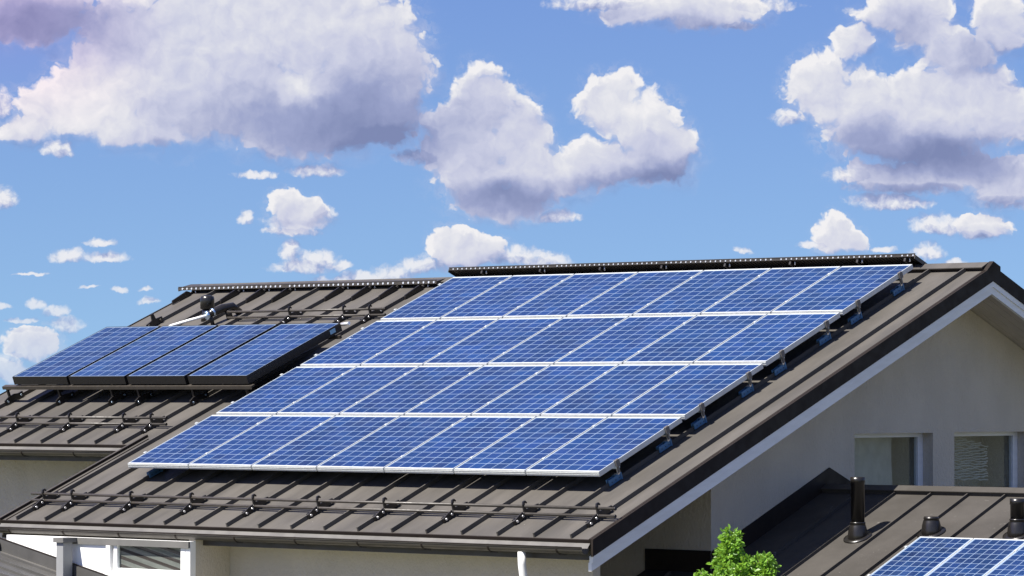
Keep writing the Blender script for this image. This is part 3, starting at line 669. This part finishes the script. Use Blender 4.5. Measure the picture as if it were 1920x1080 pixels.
# ------------------------------------------------------------------ snow guards
def snow_guard(label, x0, x1, v, brs):
    t = thing('snow_guard', label, 'snow guard', RF(x0, v, 0), 'snow guards on the roof', (PH, 0, 0))
    L = x1 - x0
    for vv, h in ((0.0, 0.062), (0.035, 0.140)):
        q = MB(); q.tube([(0, vv, h), (L, vv, h)], 0.018, 10); ra = q.build('rail', 'rail_metal', t)
        q = MB(); q.tube([(L, vv, h), (L + 0.014, vv, h)], 0.021, 10); q.build('end_cap', 'black_metal', ra)
    pr = [(-0.20, 0.010), (-0.04, 0.010), (0.02, 0.045), (0.19, 0.018), (0.27, 0.018), (0.27, 0.075), (0.16, 0.085), (0.05, 0.10), (0.042, 0.165), (0.060, 0.178), (0.078, 0.158), (0.088, 0.170), (0.066, 0.200), (0.030, 0.200), (0.012, 0.170), (0.004, 0.09), (-0.09, 0.085), (-0.20, 0.055)]
    b0 = None
    for x in brs:
        if b0 is None:
            q = MB().prism(pr, 0.012, 0.032); q.prism([(-0.17, 0.010), (0.0, 0.010), (0.0, 0.055), (-0.17, 0.055)], -0.030, -0.012)
            q.tube([(0.012, 0.0, 0.062), (0.045, 0.0, 0.062)], 0.024, 10); b0 = q.build('bracket', 'black_metal', t)
            for vv, h in ((-0.155, 0.036), (-0.045, 0.052), (0.225, 0.046)):
                q = MB(); q.tube([(0.031, vv, h), (0.046, vv, h)], 0.0155, 8); q.build('bolt', 'steel_bolt', b0)
            o = b0
        else: o = copy_tree(b0, t)
        o.location = (x - x0, 0, 0)
    return t
snow_guard('long dark twin rail snow guard above the front eave', -1.125, 8.655, -0.765, [SEAMS[0], SEAMS[1]] + SEAMS[3::2])
snow_guard('dark twin rail snow guard above the left eave', -5.70, -1.115, 1.81, [LSEAMS[5], LSEAMS[3], LSEAMS[1], LSEAMS[0]] if False else [-4.135, -3.049, -1.963, -1.42, -5.22])
snow_guard('short dark twin rail snow guard above the black framed panels', -3.76, -0.60, 5.88, [-2.506, -1.42, -0.912])
# lone seam clamp between guard and rake
q = thing('seam_bracket', 'small black seam bracket near the left roof edge above the panels', 'bracket', RF(-5.22, 5.75, 0), None, (PH, 0, 0))
m_ = MB().prism([(-0.16, 0.01), (0.18, 0.01), (0.18, 0.09), (0.05, 0.10), (0.03, 0.19), (-0.02, 0.19), (-0.03, 0.10), (-0.16, 0.08)], 0.012, 0.034); m_.prism([(-0.1, 0.01), (0.1, 0.01), (0.1, 0.06), (-0.1, 0.06)], -0.03, -0.012); bb = m_.build('plate', 'black_metal', q)
for vv in (-0.12, 0.13):
    m_ = MB(); m_.tube([(0.034, vv, 0.05), (0.052, vv, 0.05)], 0.022, 10); m_.build('bolt', 'rail_metal', bb)

# ------------------------------------------------------------------ ridge walkways: perforated metal treads tipped to the back slope
def walkway(label, x0, x1, y0, z0, y1, z1, sup, lip, pitch, brace):
    t = thing('ridge_walkway', label, 'walkway', (x0, y0, z0), 'walkways along the ridge')
    L = x1 - x0; dy, dz = y1 - y0, z1 - z0; W = math.hypot(dy, dz); A = math.atan2(dz, dy); M = Matrix.Rotation(A, 4, 'X')
    q = MB(); n = int(L / 0.058)
    for k in range(n):                             # tread strips running across, open between
        xx = L * k / n; q.box((xx, 0.012, -0.020), (xx + L / n * 0.62, W - 0.012, -0.004), M)
    q.box((0, 0.010, -0.0035), (L, W - 0.010, 0.0), M)
    q.box((0, W - 0.0118, -0.045), (L, W, 0.002), M)
    q.box((-0.008, 0, -0.050), (-0.0002, W, 0.002), M); q.box((L + 0.0002, 0, -0.050), (L + 0.008, W, 0.002), M)
    q.build('tread', 'rail_metal', t)
    q = MB()                                       # front lip: solid strips; bright studs stand in for light through holes
    q.box((0, -0.004, 0.012), (L, 0.010, 0.022)); q.box((0, -0.004, -lip), (L, 0.010, -lip + 0.012))
    q.box((0, 0.001, -lip + 0.0125), (L, 0.008, 0.0115))
    nf = len(q.bm.faces); k = 1
    while k * pitch < L - 0.02:
        if k % 23: q.tube([(k * pitch, 0.001, -lip / 2 + 0.006), (k * pitch, -0.009, -lip / 2 + 0.006)], min(0.016, lip / 2), 8)
        k += 1
    lo_ = q.build('lip', 'rail_metal', t); lo_.data.materials.append(MATS['steel_bolt'])
    for f_ in lo_.data.polygons[nf:]: f_.material_index = 1
    for x in sup:
        lx = x - x0; zt = -0.05
        yr = RIDGE.y - y0
        s_ = MB(); s_.box((lx - 0.015, 0.02, -0.075), (lx + 0.015, W - 0.02, -0.022), M)
        # strut down to the front slope and one to the back slope
        for yy, in ((-0.26,), (-0.02,)) if brace else ((0.06,),):
            zz = zroof(y0 + yy) - z0 + 0.03
            s_.tube([(lx, 0.05 if yy < 0 else 0.12, -0.06), (lx, yy, zz)], 0.018, 8)
        yb = yr + 0.18; s_.tube([(lx, W * 0.85, -0.13), (lx, yb, zroof(y0 + yb) - z0 + 0.02)], 0.016, 8)
        if brace:
            s_.prism([(-0.42, zroof(y0 - 0.42) - z0 + 0.01), (-0.05, zroof(y0 - 0.05) - z0 + 0.01), (-0.05, zroof(y0 - 0.05) - z0 + 0.06), (-0.12, zroof(y0 - 0.12) - z0 + 0.10), (-0.42, zroof(y0 - 0.42) - z0 + 0.07)], lx + 0.014, lx + 0.036)
        so_ = s_.build('support', 'black_metal', t)
        b_ = MB(); b_.tube([(lx + 0.04, 0.06, -0.035), (lx + 0.04, 0.06, -0.085)], 0.0125, 8); b_.build('bolt', 'steel_bolt', so_)
    return t
walkway('long perforated metal walkway over the ridge behind the large array', -0.44, 7.66, 6.715, 2.695, 7.015, 2.577, [SEAMS[k] for k in (2, 4, 6, 8, 10, 12, 14)] + [7.5], 0.022, 0.085, False)
walkway('dark metal walkway over the left ridge above the black framed panels', -6.0, -0.66, 6.68, 2.520, 6.96, 2.625 - 0.04, [-5.72, -4.677, -4.135, -3.591, -2.506, -1.963, -1.42, -0.912], 0.035, 0.10, True)

# ------------------------------------------------------------------ vents and pipes
def vent_pipe(label, u, v, h, M=AM, r=0.082):
    b = M @ Vector((u, v, 0)); t = thing('vent_pipe', label, 'vent pipe', b, 'black vent pipes on the low right roof')
    q = MB(); q.tube([(0, 0, 0.15), (0, 0, h - 0.07), (0, 0, h - 0.068), (0, 0, h)], [r, r, r * 1.07, r * 1.07], 28)
    q.build('pipe', 'black_plastic', t)
    q = MB(); q.tube([(0, 0, -0.06), (0, 0, 0.03), (0, 0, 0.09), (0, 0, 0.14), (0, 0, 0.165), (0, 0, 0.166), (0, 0, 0.185)], [r * 1.50, r * 1.44, r * 1.36, r * 1.20, r * 1.08, r * 1.14, r * 1.12], 28); q.build('collar', 'black_plastic', t)
    q = MB(); q.tube([(0, 0, 0.002), (0, 0, 0.016), (0, 0, 0.022)], [r * 2.15, r * 2.1, r * 1.5], 28, Matrix.Rotation(PH, 4, 'X')); q.build('flange', 'black_plastic', t)
    return t
vent_pipe('tall black vent pipe on the low roof in front of the gable window', 9.311, -1.36, 0.72)
vent_pipe('short black vent stub just behind the low right panels', 10.245, -1.17, 0.195)
vent_pipe('black vent pipe at the far right edge of the low roof', 11.43, -1.15, 0.42)
t = thing('roof_vent', 'dark mushroom roof vent with shiny collar on the upper left roof', 'roof vent', RF(-4.32, 6.0, 0))
q = MB(); q.tube([(0, 0, -0.06), (0, 0, 0.06), (0, 0, 0.10), (0, 0, 0.16)], [0.10, 0.085, 0.075, 0.075], 24); q.build('collar', 'black_plastic', t)
q = MB(); q.tube([(0, 0, 0.15), (0, 0, 0.16), (0, 0, 0.30), (0, 0, 0.34), (0, 0, 0.36)], [0.080, 0.105, 0.105, 0.095, 0.04], 24); q.build('hood', 'black_plastic', t)
t = thing('insulated_pipe', 'black insulated pipe with bent white end rising from the left panels', 'pipe', RF(-3.7, 6.2, 0))
def loc(u, v, h): return RF(u, v, h) - RF(-3.7, 6.2, 0)
q = MB(); q.tube([loc(-3.98, 5.72, 0.17), loc(-3.95, 5.80, 0.18), loc(-3.90, 5.97, 0.18), loc(-3.86, 6.13, 0.15), loc(-3.84, 6.22, 0.02)], [0.045, 0.058, 0.062, 0.060, 0.056], 16); ins = q.build('insulation', 'black_plastic', t)
q = MB(); q.tube([loc(-3.99, 5.69, 0.17), loc(-3.975, 5.73, 0.17)], 0.066, 16); q.tube([loc(-3.953, 5.79, 0.179), loc(-3.945, 5.82, 0.180)], 0.063, 16); q.build('band', 'sky_tinted_aluminium', ins)
q = MB(); q.tube([loc(-3.98, 5.70, 0.17), loc(-4.2, 5.55, 0.16), loc(-4.44, 5.38, 0.14), loc(-4.46, 5.33, 0.13), loc(-4.43, 5.28, 0.12), loc(-4.25, 5.26, 0.10), loc(-4.15, 4.95, 0.10)], 0.022, 12); q.build('pipe', 'white_plastic', t)
q = MB(); q.tube([loc(-3.86, 6.02, 0.0), loc(-3.86, 6.02, 0.14)], 0.05, 12); q.tube([loc(-3.95, 5.74, 0.0), loc(-3.95, 5.74, 0.14)], 0.03, 12); q.build('support', 'black_metal', t)

# ------------------------------------------------------------------ tree in front
def leaf_mat():
    m = bpy.data.materials.new('leaf'); m.use_nodes = True; MATS['leaf'] = m; t = m.node_tree; N = NT(t)
    bs = t.nodes['Principled BSDF']; at = N.node('ShaderNodeAttribute', attribute_name='tone').outputs['Fac']
    c = N.mix(at, (0.040, 0.135, 0.012, 1), (0.22, 0.42, 0.045, 1)); N.put(bs.inputs['Base Color'], c); bs.inputs['Roughness'].default_value = 0.42
    tl = N.node('ShaderNodeBsdfTranslucent'); N.put(tl.inputs[0], N.mix(0.5, c, (0.35, 0.5, 0.05, 1)))
    mx = N.node('ShaderNodeMixShader'); mx.inputs[0].default_value = 0.38
    t.links.new(bs.outputs[0], mx.inputs[1]); t.links.new(tl.outputs[0], mx.inputs[2])
    t.links.new(mx.outputs[0], t.nodes['Material Output'].inputs[0])
leaf_mat()
tr = thing('tree', 'bright green leafy young tree top in front of the low shaded roof', 'tree', (12.95, -4.0, -Z0))
q = MB(); top = Z0 - 0.62
q.tube([(0, 0, 0), (0.03, 0.02, 1.2), (-0.02, 0, 2.6), (-0.04, 0.02, 3.9), (-0.06, 0, top)], [0.10, 0.08, 0.06, 0.035, 0.008], 10)
tips = []
rnd = random.Random(4)
def limb(z, ang, L, rise):
    a = Vector((0, 0, z)); d = Vector((math.cos(ang), math.sin(ang), rise))
    pts = [a, a + d * L * 0.5 + Vector((0, 0, 0.04)), a + d * L + Vector((0, 0, 0.18 * L))]
    q.tube(pts, [0.022, 0.014, 0.004], 6); return pts
shoots = [((-0.06, 0, 3.9), (-0.075, 0.0, Z0 - 0.47), 0.21)]
# shoots seen at the top: right and left of the leader
for (x, y, zt, L, r) in ((0.36, 0.05, -0.70, 0.75, 0.15), (0.20, -0.18, -0.80, 0.5, 0.15), (-0.42, -0.02, -0.86, 0.5, 0.11), (0.02, -0.22, -0.78, 0.6, 0.17), (-0.20, 0.18, -0.80, 0.5, 0.16), (0.48, -0.1, -0.92, 0.4, 0.14), (0.1, 0.25, -0.72, 0.6, 0.17), (0.16, 0.0, -0.74, 0.6, 0.15), (-0.14, 0.0, -0.72, 0.6, 0.15), (-0.22, -0.15, -0.95, 0.4, 0.16), (0.30, 0.3, -0.95, 0.5, 0.16)):
    b_ = (x * 0.55, y * 0.55, Z0 + zt - L); q.tube([(0, 0, Z0 + zt - L - 0.25), b_, (x, y, Z0 + zt)], [0.018, 0.012, 0.004], 6); shoots.append((b_, (x, y, Z0 + zt), r))
for k in range(26):
    z = 1.6 + 2.6 * k / 26; ang = k * 2.4; L = (1.15 - 0.25 * (z - 1.6)) * rnd.uniform(0.8, 1.1)
    pts = limb(z, ang, L, 0.55); shoots.append((tuple(pts[1]), tuple(pts[2]), 0.26))
q.build('trunk', 'bark', tr)
lb = bmesh.new(); tone = lb.faces.layers.float.new('tone')
def leaf(p, dirv, size, tn):
    d = dirv.normalized(); sd = d.cross(Vector((rnd.uniform(-1, 1), rnd.uniform(-1, 1), rnd.uniform(-1, 1)))).normalized(); nn = d.cross(sd)
    pts = [p, p + d * size * 0.35 + sd * size * 0.30 + nn * size * 0.08, p + d * size * 0.75 + sd * size * 0.22 + nn * size * 0.02, p + d * size - nn * size * 0.12, p + d * size * 0.75 - sd * size * 0.22 + nn * size * 0.02, p + d * size * 0.35 - sd * size * 0.30 + nn * size * 0.08]
    vs = [lb.verts.new(x) for x in pts]
    for f in ((0, 1, 2, 3), (0, 3, 4, 5)):
        fc = lb.faces.new([vs[i] for i in f]); fc[tone] = tn
for si, (a, b, r) in enumerate(shoots):
    a, b = Vector(a), Vector(b); ax = b - a; vis = si < 12
    n = int((1700 if vis else 170) * max(0.4, ax.length) * (r / 0.2))
    for k in range(n):
        tt = rnd.random() ** 0.8; rr = r * (1.22 if vis else 1.0) * (1.0 - 0.72 * tt ** 1.6)
        # clumps along the shoot
        cl = Vector((math.sin(tt * 23 + si), math.cos(tt * 19 + si * 2), 0)) * rr * 0.35
        v_ = Vector((rnd.gauss(0, 1), rnd.gauss(0, 1), rnd.gauss(0, 0.7))).normalized() * rr * rnd.random() ** 0.45
        p = a + ax * tt + cl + v_
        leaf(p, v_.normalized() * 0.8 + Vector((0, 0, -0.25)) + Vector((rnd.gauss(0, .4), rnd.gauss(0, .4), rnd.gauss(0, .4))), rnd.uniform(0.030, 0.066), min(1, max(0, 0.45 + 0.35 * rnd.gauss(0, 0.6) + 0.25 * tt)))
me = bpy.data.meshes.new('crown'); lb.to_mesh(me); lb.free(); me.materials.append(MATS['leaf']); o = bpy.data.objects.new('crown', me); COL.objects.link(o); o.parent = tr

# ------------------------------------------------------------------ lift everything so the ground lies at z = 0
for o in SC.objects:
    if o.parent is None and o.type not in ('CAMERA', 'LIGHT'): o.location.z += Z0
